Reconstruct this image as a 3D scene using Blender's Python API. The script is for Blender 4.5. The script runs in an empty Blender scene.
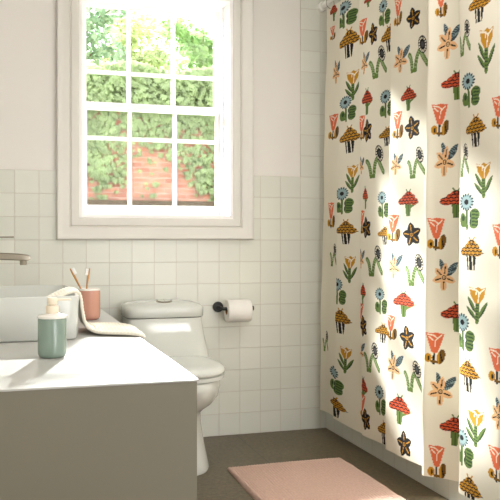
import bpy, bmesh, math, random
import numpy as np
from mathutils import Vector, Matrix

random.seed(7)
rng = np.random.default_rng(7)
COL = bpy.context.scene.collection
PI = math.pi

# ------------------------------------------------------------------ helpers
def lin(c):
    return tuple(((v / 255) / 12.92 if v / 255 <= .04045 else ((v / 255 + .055) / 1.055) ** 2.4) for v in c)

def tag(o, label=None, cat=None, group=None, kind=None):
    if label: o['label'] = label
    if cat: o['category'] = cat
    if group: o['group'] = group
    if kind: o['kind'] = kind
    return o

def empty(name, loc, label, cat, group=None, rotz=0):
    o = bpy.data.objects.new(name, None)
    COL.objects.link(o)
    o.location = loc
    o.rotation_euler = (0, 0, rotz)
    o.empty_display_size = .05
    return tag(o, label, cat, group)

def obj(name, bm, mat, parent=None, smooth=False, angle=None, recalc=True):
    me = bpy.data.meshes.new(name)
    if recalc: bmesh.ops.recalc_face_normals(bm, faces=bm.faces[:])
    bm.to_mesh(me); bm.free()
    o = bpy.data.objects.new(name, me)
    COL.objects.link(o)
    for m in (mat if isinstance(mat, (list, tuple)) else [mat]): me.materials.append(m)
    if smooth: me.polygons.foreach_set('use_smooth', [True] * len(me.polygons))
    if smooth and angle: me.set_sharp_from_angle(angle=math.radians(angle))
    if parent:
        o.parent = parent
        me.transform(Matrix.Translation(-root_loc(parent)))
    return o

def root_loc(o):
    while o.parent: o = o.parent
    return Vector(o.location)

def struct(name, bm, mat, parent=None, **k):
    o = obj(name, bm, mat, parent, **k)
    if parent is None: o['kind'] = 'structure'
    return o

def box(bm, x0, x1, y0, y1, z0, z1, bev=0, seg=2, mi=0):
    vs = [bm.verts.new((x, y, z)) for x in (x0, x1) for y in (y0, y1) for z in (z0, z1)]
    fs = [(0, 1, 3, 2), (4, 6, 7, 5), (0, 4, 5, 1), (2, 3, 7, 6), (0, 2, 6, 4), (1, 5, 7, 3)]
    faces = [bm.faces.new([vs[i] for i in f]) for f in fs]
    for f in faces: f.material_index = mi
    if bev:
        es = list({e for f in faces for e in f.edges})
        bmesh.ops.bevel(bm, geom=es, offset=bev, segments=seg, profile=.5, affect='EDGES')
    return bm

def NB(): return bmesh.new()

def rings(bm, rs, cap0=True, cap1=True, closed=True):
    """rs: list of rings, every ring a list of points"""
    R = [[bm.verts.new(p) for p in r] for r in rs]
    n = len(R[0])
    for a, b in zip(R[:-1], R[1:]):
        for i in range(n if closed else n - 1):
            bm.faces.new([a[i], a[(i + 1) % n], b[(i + 1) % n], b[i]])
    if cap0: bm.faces.new(R[0][::-1])
    if cap1: bm.faces.new(R[-1])
    return R

def lathe(bm, prof, c=(0, 0, 0), n=40, axis='z', cap0=True, cap1=True):
    rs = []
    for r, h in prof:
        ring = []
        for i in range(n):
            a = 2 * PI * i / n
            x, y = r * math.cos(a), r * math.sin(a)
            p = {'z': (x, y, h), 'x': (h, x, y), 'y': (x, h, y)}[axis]
            ring.append((c[0] + p[0], c[1] + p[1], c[2] + p[2]))
        rs.append(ring)
    rings(bm, rs, cap0, cap1)
    return bm

def tube(bm, pts, r, n=12, caps=True):
    pts = [Vector(p) for p in pts]
    rs = []
    up = Vector((0, 0, 1))
    for i, p in enumerate(pts):
        t = (pts[min(i + 1, len(pts) - 1)] - pts[max(i - 1, 0)]).normalized()
        a = t.cross(up)
        if a.length < 1e-3: a = t.cross(Vector((0, 1, 0)))
        a.normalize(); b = t.cross(a)
        rr = r[i] if isinstance(r, (list, tuple)) else r
        rs.append([p + a * rr * math.cos(2 * PI * k / n) + b * rr * math.sin(2 * PI * k / n) for k in range(n)])
    rings(bm, rs, caps, caps)
    return bm

def sup(cx, cy, hx, hy, z, n=48, e=2.5, efun=None):
    """superellipse ring; e may differ for front (-y) and back (+y)"""
    out = []
    for i in range(n):
        a = 2 * PI * i / n
        c, s = math.cos(a), math.sin(a)
        ee = e if efun is None else (efun[0] if s < 0 else efun[1])
        x = abs(c) ** (2 / ee) * (1 if c >= 0 else -1)
        y = abs(s) ** (2 / ee) * (1 if s >= 0 else -1)
        out.append((cx + hx * x, cy + hy * y, z))
    return out

# ------------------------------------------------------------------ materials
def mat(name, col, rough=.5, metal=0, var=0, vscale=8, bump=0, bscale=60, sss=0, spec=.5, trans=0, coat=0):
    m = bpy.data.materials.new(name); m.use_nodes = True
    nt = m.node_tree; b = nt.nodes['Principled BSDF']
    c = lin(col)
    b.inputs['Roughness'].default_value = rough
    b.inputs['Metallic'].default_value = metal
    b.inputs['Specular IOR Level'].default_value = spec
    if coat:
        b.inputs['Coat Weight'].default_value = coat; b.inputs['Coat Roughness'].default_value = .05
    tc = nt.nodes.new('ShaderNodeNewGeometry')
    n = nt.nodes.new('ShaderNodeTexNoise'); n.inputs['Scale'].default_value = vscale; n.inputs['Detail'].default_value = 5
    nt.links.new(tc.outputs['Position'], n.inputs['Vector'])
    r = nt.nodes.new('ShaderNodeValToRGB')
    r.color_ramp.elements[0].position = .3; r.color_ramp.elements[1].position = .7
    r.color_ramp.elements[0].color = tuple(v * (1 - var) for v in c) + (1,)
    r.color_ramp.elements[1].color = tuple(min(1, v * (1 + var)) for v in c) + (1,)
    nt.links.new(n.outputs['Fac'], r.inputs['Fac'])
    nt.links.new(r.outputs['Color'], b.inputs['Base Color'])
    if bump:
        n2 = nt.nodes.new('ShaderNodeTexNoise'); n2.inputs['Scale'].default_value = bscale; n2.inputs['Detail'].default_value = 4
        nt.links.new(tc.outputs['Position'], n2.inputs['Vector'])
        bp = nt.nodes.new('ShaderNodeBump'); bp.inputs['Strength'].default_value = 1; bp.inputs['Distance'].default_value = bump
        nt.links.new(n2.outputs['Fac'], bp.inputs['Height'])
        nt.links.new(bp.outputs['Normal'], b.inputs['Normal'])
    return m

def tile_mat(name, col, grout, ax, ox, oz, size=.1111, sizeb=None, mortar=.0011, rough=.22, var=.03, bump=.0012, speckle=0):
    """ax: the two world axes the grid runs along"""
    m = bpy.data.materials.new(name); m.use_nodes = True
    nt = m.node_tree; b = nt.nodes['Principled BSDF']
    g = nt.nodes.new('ShaderNodeNewGeometry'); s = nt.nodes.new('ShaderNodeSeparateXYZ'); cb = nt.nodes.new('ShaderNodeCombineXYZ')
    nt.links.new(g.outputs['Position'], s.inputs[0])
    for k, (a, o) in enumerate(zip(ax, (ox, oz))):
        ad = nt.nodes.new('ShaderNodeMath'); ad.operation = 'SUBTRACT'; ad.inputs[1].default_value = o - 20 * (size if k == 0 else (sizeb or size))
        nt.links.new(s.outputs[a], ad.inputs[0]); nt.links.new(ad.outputs[0], cb.inputs[k])
    br = nt.nodes.new('ShaderNodeTexBrick')
    br.offset = 0; br.squash = 1
    br.inputs['Scale'].default_value = 1
    br.inputs['Brick Width'].default_value = size; br.inputs['Row Height'].default_value = sizeb or size
    br.inputs['Mortar Size'].default_value = mortar; br.inputs['Mortar Smooth'].default_value = .35
    c = lin(col)
    br.inputs['Color1'].default_value = tuple(v * (1 - var) for v in c) + (1,)
    br.inputs['Color2'].default_value = tuple(min(1, v * (1 + var)) for v in c) + (1,)
    br.inputs['Mortar'].default_value = lin(grout) + (1,)
    nt.links.new(cb.outputs[0], br.inputs['Vector'])
    colout = br.outputs['Color']
    n = nt.nodes.new('ShaderNodeTexNoise'); n.inputs['Scale'].default_value = 9; n.inputs['Detail'].default_value = 3
    nt.links.new(g.outputs['Position'], n.inputs['Vector'])
    if speckle:
        n.inputs['Scale'].default_value = 6; n.inputs['Detail'].default_value = 8
        n3 = nt.nodes.new('ShaderNodeTexNoise'); n3.inputs['Scale'].default_value = 55; n3.inputs['Detail'].default_value = 6; n3.inputs['Roughness'].default_value = .75
        nt.links.new(g.outputs['Position'], n3.inputs['Vector'])
        rr = nt.nodes.new('ShaderNodeValToRGB'); rr.color_ramp.elements[0].position = .35; rr.color_ramp.elements[1].position = .68
        rr.color_ramp.elements[0].color = (.62, .61, .59, 1); rr.color_ramp.elements[1].color = (1.6, 1.56, 1.48, 1)
        nt.links.new(n3.outputs['Fac'], rr.inputs['Fac'])
        mx = nt.nodes.new('ShaderNodeMix'); mx.data_type = 'RGBA'; mx.blend_type = 'MULTIPLY'; mx.inputs[0].default_value = speckle
        nt.links.new(colout, mx.inputs[6]); nt.links.new(rr.outputs['Color'], mx.inputs[7]); colout = mx.outputs[2]
        r2 = nt.nodes.new('ShaderNodeValToRGB'); r2.color_ramp.elements[0].color = (.85, .85, .85, 1); r2.color_ramp.elements[1].color = (1.15, 1.15, 1.15, 1)
        nt.links.new(n.outputs['Fac'], r2.inputs['Fac'])
        mx2 = nt.nodes.new('ShaderNodeMix'); mx2.data_type = 'RGBA'; mx2.blend_type = 'MULTIPLY'; mx2.inputs[0].default_value = 1
        nt.links.new(colout, mx2.inputs[6]); nt.links.new(r2.outputs['Color'], mx2.inputs[7]); colout = mx2.outputs[2]
    nt.links.new(colout, b.inputs['Base Color'])
    b.inputs['Roughness'].default_value = rough
    inv = nt.nodes.new('ShaderNodeMath'); inv.operation = 'MULTIPLY_ADD'; inv.inputs[1].default_value = -1; inv.inputs[2].default_value = 1
    nt.links.new(br.outputs['Fac'], inv.inputs[0])
    mad = nt.nodes.new('ShaderNodeMath'); mad.operation = 'MULTIPLY_ADD'; mad.inputs[1].default_value = .35
    nt.links.new(n.outputs['Fac'], mad.inputs[0]); nt.links.new(inv.outputs[0], mad.inputs[2])
    bp = nt.nodes.new('ShaderNodeBump'); bp.inputs['Distance'].default_value = bump; bp.inputs['Strength'].default_value = 1
    nt.links.new(mad.outputs[0], bp.inputs['Height']); nt.links.new(bp.outputs['Normal'], b.inputs['Normal'])
    return m

# curtain plan: fold knots at the top and at the hem, and the printed motifs (kind, along the cloth, height, half width, half height)
KT=[(1.6,3.8124),(1.605,3.7582),(1.612,3.6353),(1.588,3.6177),(1.59,3.5144),(1.61,3.4217),(1.585,3.4014),(1.585,3.3151),(1.602,3.2069),(1.612,3.0834),(1.578,3.0547),(1.578,2.9739),(1.59,2.8688),(1.61,2.7692),(1.552,2.6993),(1.583,2.6782),(1.612,2.6402),(1.64,2.5953),(1.565,2.4962),(1.56,2.4242),(1.568,2.3394),(1.58,2.26),(1.62,2.2135),(1.58,2.1692),(1.59,2.1071),(1.62,2.0275),(1.58,1.9864),(1.6,1.8947)]
KB=[(1.555,3.8052),(1.562,3.7482),(1.562,3.6136),(1.54,3.5997),(1.545,3.4493),(1.558,3.29),(1.54,3.273),(1.543,3.2068),(1.552,3.1357),(1.556,3.0396),(1.522,3.0004),(1.526,2.9452),(1.534,2.8241),(1.552,2.7258),(1.49,2.6429),(1.524,2.6141),(1.557,2.5776),(1.587,2.5213),(1.505,2.4099),(1.502,2.3462),(1.508,2.2612),(1.52,2.1902),(1.562,2.1496),(1.53,2.1207),(1.54,2.0409),(1.57,1.9649),(1.53,1.9235),(1.55,1.8355)]
MOTIFS=[('E',0.123,1.856,0.0471,0.0608),('G',0.083,2.166,0.0473,0.046),('C',0.099,1.575,0.0658,0.0661),('C',0.087,1.127,0.0482,0.0662),('F',0.12,0.924,0.0421,0.0555),('C',0.064,2.062,0.0349,0.0359),('F',0.054,0.482,0.0336,0.0512),('A',0.302,2.106,0.1356,0.0658),('B',0.342,1.953,0.1363,0.0725),('H',0.385,1.742,0.0882,0.0717),('A',0.326,1.638,0.1028,0.0628),('B',0.35,1.484,0.1212,0.0672),('H',0.378,1.294,0.073,0.0666),('A',0.3,1.193,0.1006,0.0654),('B',0.326,1.039,0.1121,0.0601),('H',0.364,0.862,0.074,0.0642),('A',0.248,0.75,0.0908,0.0636),('B',0.272,0.607,0.1125,0.0608),('H',0.326,0.427,0.078,0.0622),('A',0.215,0.31,0.1113,0.0641),('B',0.236,0.182,0.1233,0.049),('C',0.527,1.966,0.0539,0.0604),('D',0.616,1.932,0.034,0.052),('B',0.735,1.882,0.0628,0.059),('A',0.702,2.007,0.0492,0.0596),('G',0.583,2.093,0.0329,0.0275),('E',0.557,1.817,0.0352,0.0528),('F',0.652,1.796,0.0609,0.067),('G',0.574,1.632,0.0452,0.0615),('A',0.725,1.599,0.0597,0.0612),('C',0.52,1.518,0.0467,0.0577),('D',0.581,1.495,0.0364,0.0545),('B',0.728,1.453,0.0651,0.0436),('E',0.522,1.346,0.0292,0.0414),('F',0.64,1.349,0.0723,0.0691),('G',0.55,1.193,0.029,0.0524),('A',0.709,1.156,0.051,0.059),('C',0.508,1.083,0.0378,0.0552),('D',0.56,1.055,0.0425,0.0499),('B',0.72,1.021,0.0691,0.0413),('E',0.513,0.917,0.031,0.0458),('F',0.628,0.906,0.0704,0.0667),('G',0.527,0.755,0.0346,0.0501),('A',0.69,0.734,0.0545,0.0568),('C',0.496,0.656,0.0497,0.0572),('D',0.534,0.609,0.038,0.0498),('B',0.711,0.596,0.074,0.0434),('E',0.496,0.497,0.0501,0.0456),('F',0.612,0.479,0.0782,0.0644),('G',0.515,0.326,0.0634,0.0566),('A',0.699,0.305,0.0586,0.063),('C',0.496,0.245,0.0579,0.0591),('D',0.543,0.195,0.0485,0.0494),('B',0.742,0.172,0.0762,0.0515),('E',0.916,1.755,0.0607,0.0559),('F',1.03,1.747,0.0641,0.0683),('D',0.994,1.901,0.0477,0.0447),('G',0.973,1.578,0.0613,0.0509),('C',0.886,1.479,0.0471,0.0584),('D',0.997,1.453,0.0571,0.0485),('C',0.881,1.955,0.0346,0.0608),('E',0.883,1.32,0.0477,0.0459),('F',1.025,1.31,0.0588,0.0601),('G',0.976,1.151,0.0709,0.0548),('C',0.867,1.049,0.0591,0.0585),('D',1.001,1.021,0.0627,0.0483),('E',0.888,0.896,0.0601,0.0561),('F',1.03,0.88,0.0586,0.0618),('G',0.959,0.74,0.0824,0.0548),('C',0.853,0.635,0.0535,0.0523),('D',0.983,0.604,0.0586,0.0504),('E',0.89,0.482,0.0687,0.06),('F',1.025,0.458,0.0593,0.0616),('G',0.935,0.307,0.0826,0.0612),('D',0.973,0.175,0.052,0.0523),('C',1.254,1.903,0.026,0.0571),('E',1.29,1.755,0.0518,0.0679),('G',1.323,1.58,0.0678,0.0561),('C',1.252,1.455,0.0371,0.0625),('E',1.285,1.307,0.0461,0.0639),('G',1.325,1.138,0.0677,0.0557),('C',1.242,1.023,0.042,0.0622),('E',1.283,0.872,0.0507,0.0579),('G',1.327,0.716,0.0681,0.0554),('C',1.24,0.594,0.0429,0.0601),('E',1.275,0.448,0.0512,0.0596),('G',1.325,0.302,0.0632,0.0551),('C',1.254,0.177,0.0384,0.0615),('F',1.514,1.713,0.0422,0.06),('B',1.597,1.804,0.0607,0.0567),('H',1.635,1.643,0.0438,0.0778),('A',1.554,1.523,0.0556,0.0607),('B',1.583,1.375,0.0645,0.0565),('C',1.694,1.422,0.0347,0.0545),('F',1.505,1.281,0.0383,0.0563),('H',1.62,1.203,0.0506,0.0607),('A',1.54,1.101,0.0625,0.0623),('B',1.559,0.953,0.0691,0.0566),('C',1.696,0.997,0.0384,0.0573),('H',1.592,0.781,0.0585,0.0626),('A',1.521,0.682,0.0654,0.064),('B',1.542,0.537,0.0748,0.0566),('C',1.691,0.589,0.0442,0.0587),('H',1.583,0.367,0.0646,0.064),('A',1.509,0.281,0.0683,0.0621),('B',1.552,0.141,0.0718,0.0577),('C',1.689,0.271,0.0452,0.0584),('E',1.708,0.44,0.0414,0.0518)]

SKY, SUNA, SUNB, ROOM, CEIL = 4.0, 9.5, 18.5, 60.0, 21.0
# ------------------------------------------------------------------ shower curtain (printed cloth)
def curtain_cloth(NS, zs):
    kt, kb = np.array(KT), np.array(KB)
    seg = np.hypot(*np.diff((kt + kb) / 2, axis=0).T); s = np.r_[0, np.cumsum(seg)]
    q = np.linspace(0, s[-1], NS); h = q[1]
    def prof(P):
        k = np.arange(-30, 31) * h; g = np.exp(-(k / .011) ** 2 / 2); g /= g.sum(); out = []
        for c in (0, 1):
            v = np.interp(q, s, P[:, c]); vp = np.r_[2 * v[0] - v[30:0:-1], v, 2 * v[-1] - v[-2:-32:-1]]
            out.append(np.convolve(vp, g, 'valid'))
        return out
    pt, pb = prof(kt), prof(kb)
    t = ((zs - .12) / 2.08)[:, None]
    return q, pt[0] * t + pb[0] * (1 - t), pt[1] * t + pb[1] * (1 - t)

INK = dict(k=(33, 31, 32), must=(196, 140, 40), mustd=(150, 104, 34), or_=(222, 112, 76), orl=(236, 160, 128), red=(206, 84, 48),
           peach=(233, 186, 138), blue=(62, 74, 82), sky=(150, 174, 178), gr=(98, 122, 62), grd=(52, 74, 44), grl=(150, 172, 120),
           cream=(240, 230, 210), brown=(116, 82, 34), grey=(70, 70, 72))
INK = {k: np.array(lin(v)) for k, v in INK.items()}

def ell(x, y, cx, cy, rx, ry, a=0):
    c, s = math.cos(math.radians(a)), math.sin(math.radians(a))
    u, v = (x - cx) * c + (y - cy) * s, -(x - cx) * s + (y - cy) * c
    return (u / rx) ** 2 + (v / ry) ** 2 < 1

def leaf(x, y, x0, y0, x1, y1, w):
    """pointed leaf between two points; returns mask and the along / across coordinates"""
    L = math.hypot(x1 - x0, y1 - y0); dx, dy = (x1 - x0) / L, (y1 - y0) / L
    t = ((x - x0) * dx + (y - y0) * dy) / L; d = -(x - x0) * dy + (y - y0) * dx
    m = (t > 0) & (t < 1) & (np.abs(d) < w * np.sin(np.pi * np.clip(t, 0, 1)) ** .7)
    return m, t, d

def seg(x, y, x0, y0, x1, y1, w):
    L = math.hypot(x1 - x0, y1 - y0); dx, dy = (x1 - x0) / L, (y1 - y0) / L
    t = np.clip((x - x0) * dx + (y - y0) * dy, 0, L)
    return np.hypot(x - x0 - t * dx, y - y0 - t * dy) < w

def poly(x, y, P):
    ins = np.zeros(x.shape, bool)
    for (x0, y0), (x1, y1) in zip(P, P[1:] + P[:1]):
        if y0 == y1: continue
        c = ((y0 > y) != (y1 > y)) & (x < (x1 - x0) * (y - y0) / (y1 - y0) + x0)
        ins ^= c
    return ins

def paint(kind, x, y, C):
    def P(m, c): C[m] = INK[c]
    if kind == 'A':      # daisy with two cactus lobes
        P(seg(x, y, -.22, .3, -.18, -.95, .11), 'gr'); P(seg(x, y, -.24, .2, -.24, -.9, .03), 'grd')
        P(ell(x, y, -.62, -.5, .32, .4), 'gr'); P(ell(x, y, -.58, -.4, .16, .16), 'grd'); P(seg(x, y, -.6, -.8, -.2, -.8, .1), 'gr')
        m = ell(x, y, .5, -.22, .46, .34) | ell(x, y, .45, -.66, .42, .34); P(m, 'gr')
        for k in range(5): P(m & seg(x, y, .3, -.02 - .19 * k, .8, -.06 - .19 * k, .045), 'grd')
        P(m & ell(x, y, .12, -.45, .1, .35), 'grd')
        r = np.hypot((x + .25) / .72, (y - .5) / .5); a = np.arctan2((y - .5) / .5, (x + .25) / .72)
        P(r < .93 + .07 * np.cos(15 * a), 'sky')
        P((r > .66) & (r < .98) & (np.cos(15 * a) > .3), 'k'); P(r < .3, 'k'); P((r < .38) & (r > .3), 'sky')
    elif kind in 'BG':   # scaly cap on a stem with a knob
        cap = 'must' if kind == 'B' else 'red'
        m = poly(x, y, [(-.42, 0), (.42, 0), (.28, -1), (-.26, -1)])
        if kind == 'B':
            P(m, 'k'); P(m & (np.sin(x * 20 + y * 2) > .75), 'cream')
            P(poly(x, y, [(.45, -.12), (1, .02), (.65, .16)]), 'grey')
        else:
            P(poly(x, y, [(-.32, .1), (.3, .1), (.16, -1), (-.2, -1)]), 'gr'); P(m & (np.abs(np.sin(x * 9)) < .25) & (y < -.1) & (np.abs(x) < .25), 'grd')
            P(seg(x, y, .15, -.35, .8, .02, .09), 'gr')
        m = ell(x, y, -.1, .18, .86, .3) | ell(x, y, 0, .4, .62, .3) | ell(x, y, 0, .6, .36, .24) | ell(x, y, -.6, .1, .38, .24) | ell(x, y, .45, .1, .4, .26)
        P(m, cap)
        for j in range(4):
            yy = .62 - .2 * j; off = (j % 2) * .16
            for k in range(-4, 5):
                cx = k * .32 + off
                P(m & (np.abs(np.hypot((x - cx) / .16, (y - yy) / .13) - .8) < .26) & (y < yy), 'k')
        P(ell(x, y, 0, .72, .2, .13), 'k'); P(ell(x, y, 0, .7, .09, .07), cap)
        P(seg(x, y, -.12, .85, -.2, .98, .05) | seg(x, y, .12, .85, .2, .98, .05), 'gr' if kind == 'G' else cap)
    elif kind == 'C':    # coral tulip
        P(seg(x, y, .02, -.1, .0, -.92, .1), 'k')
        m = ell(x, y, .62, -.5, .5, .34, 60); P(m, 'brown'); P(m & (np.abs(x - .62 + (y + .5) * .5) < .07), 'k'); P(m & (x < .5), 'must')
        P(ell(x, y, -.5, -.6, .34, .28), 'must'); P(ell(x, y, -.45, -.62, .1, .16), 'k'); P(seg(x, y, -.2, -.82, .3, -.85, .08), 'brown')
        m = poly(x, y, [(-.8, .97), (-.25, .93), (.1, .98), (.85, .9), (.5, .1), (.3, -.25), (.02, -.32), (-.25, -.2)]); P(m, 'or_')
        for s_ in ((-.6, .86, -.1, .8), (.6, .82, .1, .5), (.1, .5, .04, .1), (-.1, .8, .25, .62), (-.5, .72, -.12, .5)):
            P(m & seg(x, y, *s_, .04), 'cream')
    elif kind in 'DE':   # five petalled star
        pc, lc = ('k', 'must') if kind == 'D' else ('peach', 'k')
        cx, cy = (0, 0) if kind == 'D' else (-.15, -.22)
        if kind == 'E':
            for x1, y1, w in ((.98, .78, .26), (-.45, .98, .2)):
                m, t, d = leaf(x, y, cx + .15, cy + .1, x1, y1, w); P(m, 'blue'); P(m & (np.sin((t * 9 + np.abs(d) * 4) * 6) > .8), 'sky')
        for k, a in enumerate((100, 28, -40, -105, 172) if kind == 'D' else (80, -15, -95, -165, 140)):
            ar = math.radians(a); L = (1.05, .98, 1.05, .98, .98)[k] * (1 if kind == 'D' else .92)
            x1, y1 = cx + L * math.cos(ar), cy + L * math.sin(ar)
            m, t, d = leaf(x, y, cx - .05 * math.cos(ar), cy - .05 * math.sin(ar), x1, y1, .36 if kind == 'D' else .24); P(m, pc)
            P(m & (np.abs(d) < .045) & (t > .3) & (t < .8), lc)
        P(ell(x, y, cx, cy, .17, .15), lc); P(ell(x, y, cx, cy, .1, .09), pc); P(ell(x, y, cx, cy, .04, .04), lc)
    elif kind == 'F':    # black seed head over fern arches
        for x0, y0, x1, y1, x2, y2 in ((.3, .3, -.15, .1, -.2, -.95), (-.9, .1, -.6, -.1, -.5, -.95), (.3, .1, .45, -.2, .95, -.75)):
            pt = [((1 - t) ** 2 * x0 + 2 * t * (1 - t) * x1 + t * t * x2, (1 - t) ** 2 * y0 + 2 * t * (1 - t) * y1 + t * t * y2) for t in np.linspace(0, 1, 9)]
            for a, b in zip(pt[:-1], pt[1:]):
                P(seg(x, y, *a, *b, .16), 'gr')
            for k, (a, b) in enumerate(zip(pt[:-1], pt[1:])):
                P(seg(x, y, a[0] - .1, a[1], a[0] + .1, a[1] - .06, .03), 'grl')
        c, s = math.cos(.45), math.sin(.45)
        u, v = (x - .4) * c + (y - .5) * s, -(x - .4) * s + (y - .5) * c
        r = np.hypot(u / .38, v / .58); a = np.arctan2(v / .58, u / .38)
        P(r < 1, 'k'); P((r > .62) & (r < .86) & (np.cos(14 * a) > -.2), 'cream'); P(r < .36, 'grey')
    elif kind == 'H':    # mustard tulip on a cactus stem
        for x0, y0, x1, y1, w in ((-.05, -.5, -.85, .42, .15), (0, -.85, -.98, -.12, .14), (.05, -.8, .9, .2, .15)):
            m, t, d = leaf(x, y, x0, y0, x1, y1, w); P(m, 'gr'); P(m & (d * (1 if x1 < 0 else -1) > .02), 'grd')
        P(seg(x, y, 0, .1, 0, -.88, .17), 'gr')
        for k in range(6): P(seg(x, y, -.13, -.02 - .16 * k, .13, -.04 - .16 * k, .03), 'grd')
        m = poly(x, y, [(-.7, .95), (-.2, .85), (.1, .97), (.35, .85), (.72, .96), (.6, .45), (.22, .08), (-.2, .08), (-.55, .45)]); P(m, 'must')
        for s_ in ((-.6, .85, -.05, .78), (-.05, .78, .25, .6), (.6, .86, .15, .62), (.15, .62, .08, .15), (-.05, .75, -.1, .55)):
            P(m & seg(x, y, *s_, .045), 'cream')

def make_curtain():
    NS, NZ = 640, 1050
    zs = np.linspace(.12, 2.2, NZ)
    q, X, Y = curtain_cloth(NS, zs)
    Z = np.repeat(zs[:, None], NS, 1)
    hem = .004 * np.sin(q * 9)                      # the hem is not ruler straight
    Z = Z + hem[None, :] * np.clip(1 - (zs - .12) / .4, 0, 1)[:, None]
    # faint slack in the cloth
    X = X + .0025 * np.sin(Z * 7 + q[None, :] * 12) + .0015 * np.sin(Z * 17 - q[None, :] * 23)
    C = np.empty((NZ, NS, 3)); C[:] = np.array(lin((236, 229, 213)))
    more = []                                       # the print goes on along the cloth towards the room
    for c_, (sc, kinds, ph) in enumerate(((1.83, 'BHA', -.03), (1.95, 'CEG', .02), (2.07, 'DFA', .0))):
        for k_ in range(15):
            more.append((kinds[k_ % 3], sc, .20 + ph + .147 * k_, .055, .058))
    for kind, s0, z0, hs, hz in MOTIFS + more:
        i0, i1 = np.searchsorted(zs, (z0 - hz * 1.05, z0 + hz * 1.05)); j0, j1 = np.searchsorted(q, (s0 - hs * 1.05, s0 + hs * 1.05))
        if i1 <= i0 or j1 <= j0: continue
        gx, gy = np.meshgrid((q[j0:j1] - s0) / hs, (zs[i0:i1] - z0) / hz)
        sub = C[i0:i1, j0:j1].copy(); paint(kind, gx, gy, sub); C[i0:i1, j0:j1] = sub
    n = NS * NZ
    th = .0009
    co = np.stack([X, Y, Z], -1).reshape(-1, 3)
    idx = np.arange(n).reshape(NZ, NS)
    f = np.stack([idx[:-1, :-1], idx[1:, :-1], idx[1:, 1:], idx[:-1, 1:]], -1).reshape(-1, 4)
    me = bpy.data.meshes.new('shower_curtain')
    me.vertices.add(n); me.vertices.foreach_set('co', co.ravel())
    me.loops.add(f.size); me.loops.foreach_set('vertex_index', f.ravel().astype(np.int32))
    me.polygons.add(len(f)); me.polygons.foreach_set('loop_start', np.arange(0, f.size, 4, dtype=np.int32))
    me.update(calc_edges=True)
    me.polygons.foreach_set('use_smooth', np.ones(len(f), bool))
    ca = me.color_attributes.new('print', 'FLOAT_COLOR', 'POINT')
    ca.data.foreach_set('color', np.concatenate([C.reshape(-1, 3), np.ones((n, 1))], 1).ravel().astype(np.float32))
    o = bpy.data.objects.new('shower_curtain', me); COL.objects.link(o)
    m = bpy.data.materials.new('printed_cotton'); m.use_nodes = True
    nt = m.node_tree; b = nt.nodes['Principled BSDF']
    at = nt.nodes.new('ShaderNodeVertexColor'); at.layer_name = 'print'
    g = nt.nodes.new('ShaderNodeNewGeometry')
    wv = nt.nodes.new('ShaderNodeTexNoise'); wv.inputs['Scale'].default_value = 350; wv.inputs['Detail'].default_value = 2
    nt.links.new(g.outputs['Position'], wv.inputs['Vector'])
    bp = nt.nodes.new('ShaderNodeBump'); bp.inputs['Distance'].default_value = .0006
    nt.links.new(wv.outputs['Fac'], bp.inputs['Height']); nt.links.new(bp.outputs['Normal'], b.inputs['Normal'])
    nt.links.new(at.outputs['Color'], b.inputs['Base Color'])
    b.inputs['Roughness'].default_value = .85; b.inputs['Specular IOR Level'].default_value = .2
    tr = nt.nodes.new('ShaderNodeBsdfTranslucent'); nt.links.new(at.outputs['Color'], tr.inputs['Color'])
    mx = nt.nodes.new('ShaderNodeMixShader'); mx.inputs[0].default_value = .25
    nt.links.new(b.outputs[0], mx.inputs[1]); nt.links.new(tr.outputs[0], mx.inputs[2])
    nt.links.new(mx.outputs[0], nt.nodes['Material Output'].inputs['Surface'])
    me.materials.append(m)
    return tag(o, 'cream shower curtain printed with flowers, cacti and mushrooms, hanging in folds from white rod', 'shower curtain')
make_curtain()
# ------------------------------------------------------------------ camera
A = math.radians(17.2)
cam = bpy.data.cameras.new('camera'); co = bpy.data.objects.new('camera', cam); COL.objects.link(co)
co.location = (0, 0, 1.0); co.rotation_euler = (PI / 2, 0, -A)
cam.sensor_width = 36; cam.lens = 36 * 790 / 500; cam.shift_y = -10 / 500; cam.clip_start = .02; cam.clip_end = 200
bpy.context.scene.camera = co

# ------------------------------------------------------------------ material set
PAINT = (230, 226, 222)
M_paint = mat('wall_paint', PAINT, .7, var=.01, vscale=3, bump=.0003, bscale=250)
M_trimp = mat('trim_paint', (219, 215, 209), .35, var=.008, vscale=5)
M_sash = mat('sash_paint', (252, 250, 249), .4, var=.005)
M_ceil = mat('ceiling_paint', (240, 238, 232), .8, var=.01)
M_tileB = tile_mat('wall_tile_back', (218, 219, 210), (203, 192, 182), ('X', 'Z'), 1.264, 0)
M_tileS = tile_mat('wall_tile_side', (218, 219, 210), (203, 192, 182), ('Y', 'Z'), 3.9, 0)
M_floor = tile_mat('floor_stone', (89, 78, 59), (52, 45, 36), ('X', 'Y'), 1.13, 2.3, size=.62, sizeb=1.6, mortar=.0022, rough=.42, var=.02, bump=.0006, speckle=1)
M_ceram = mat('white_ceramic', (208, 210, 205), .13, var=.004, spec=.5)
M_counter = mat('white_worktop', (190, 189, 185), .3, var=.012, vscale=5)
M_cab = mat('shade_taupe_panel', (122, 117, 101), .5, var=.02, vscale=3, bump=.0002)  # colour darkened to hold the shade on the cabinet front
M_chrome = mat('brushed_nickel', (150, 142, 128), .3, metal=1, var=.02)
M_bright = mat('polished_chrome', (222, 222, 218), .16, metal=1, var=.01)
M_black = mat('matt_black_metal', (24, 24, 25), .4, var=.05)
M_paper = mat('tissue_paper', (240, 236, 232), .95, var=.01, bump=.0006, bscale=180)
M_card = mat('cardboard', (150, 104, 70), .9, var=.08)
M_green = mat('sage_glaze', (128, 147, 135), .18, var=.02, coat=.4)
M_terra = mat('terracotta_glaze', (202, 146, 126), .22, var=.02, coat=.4)
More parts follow.
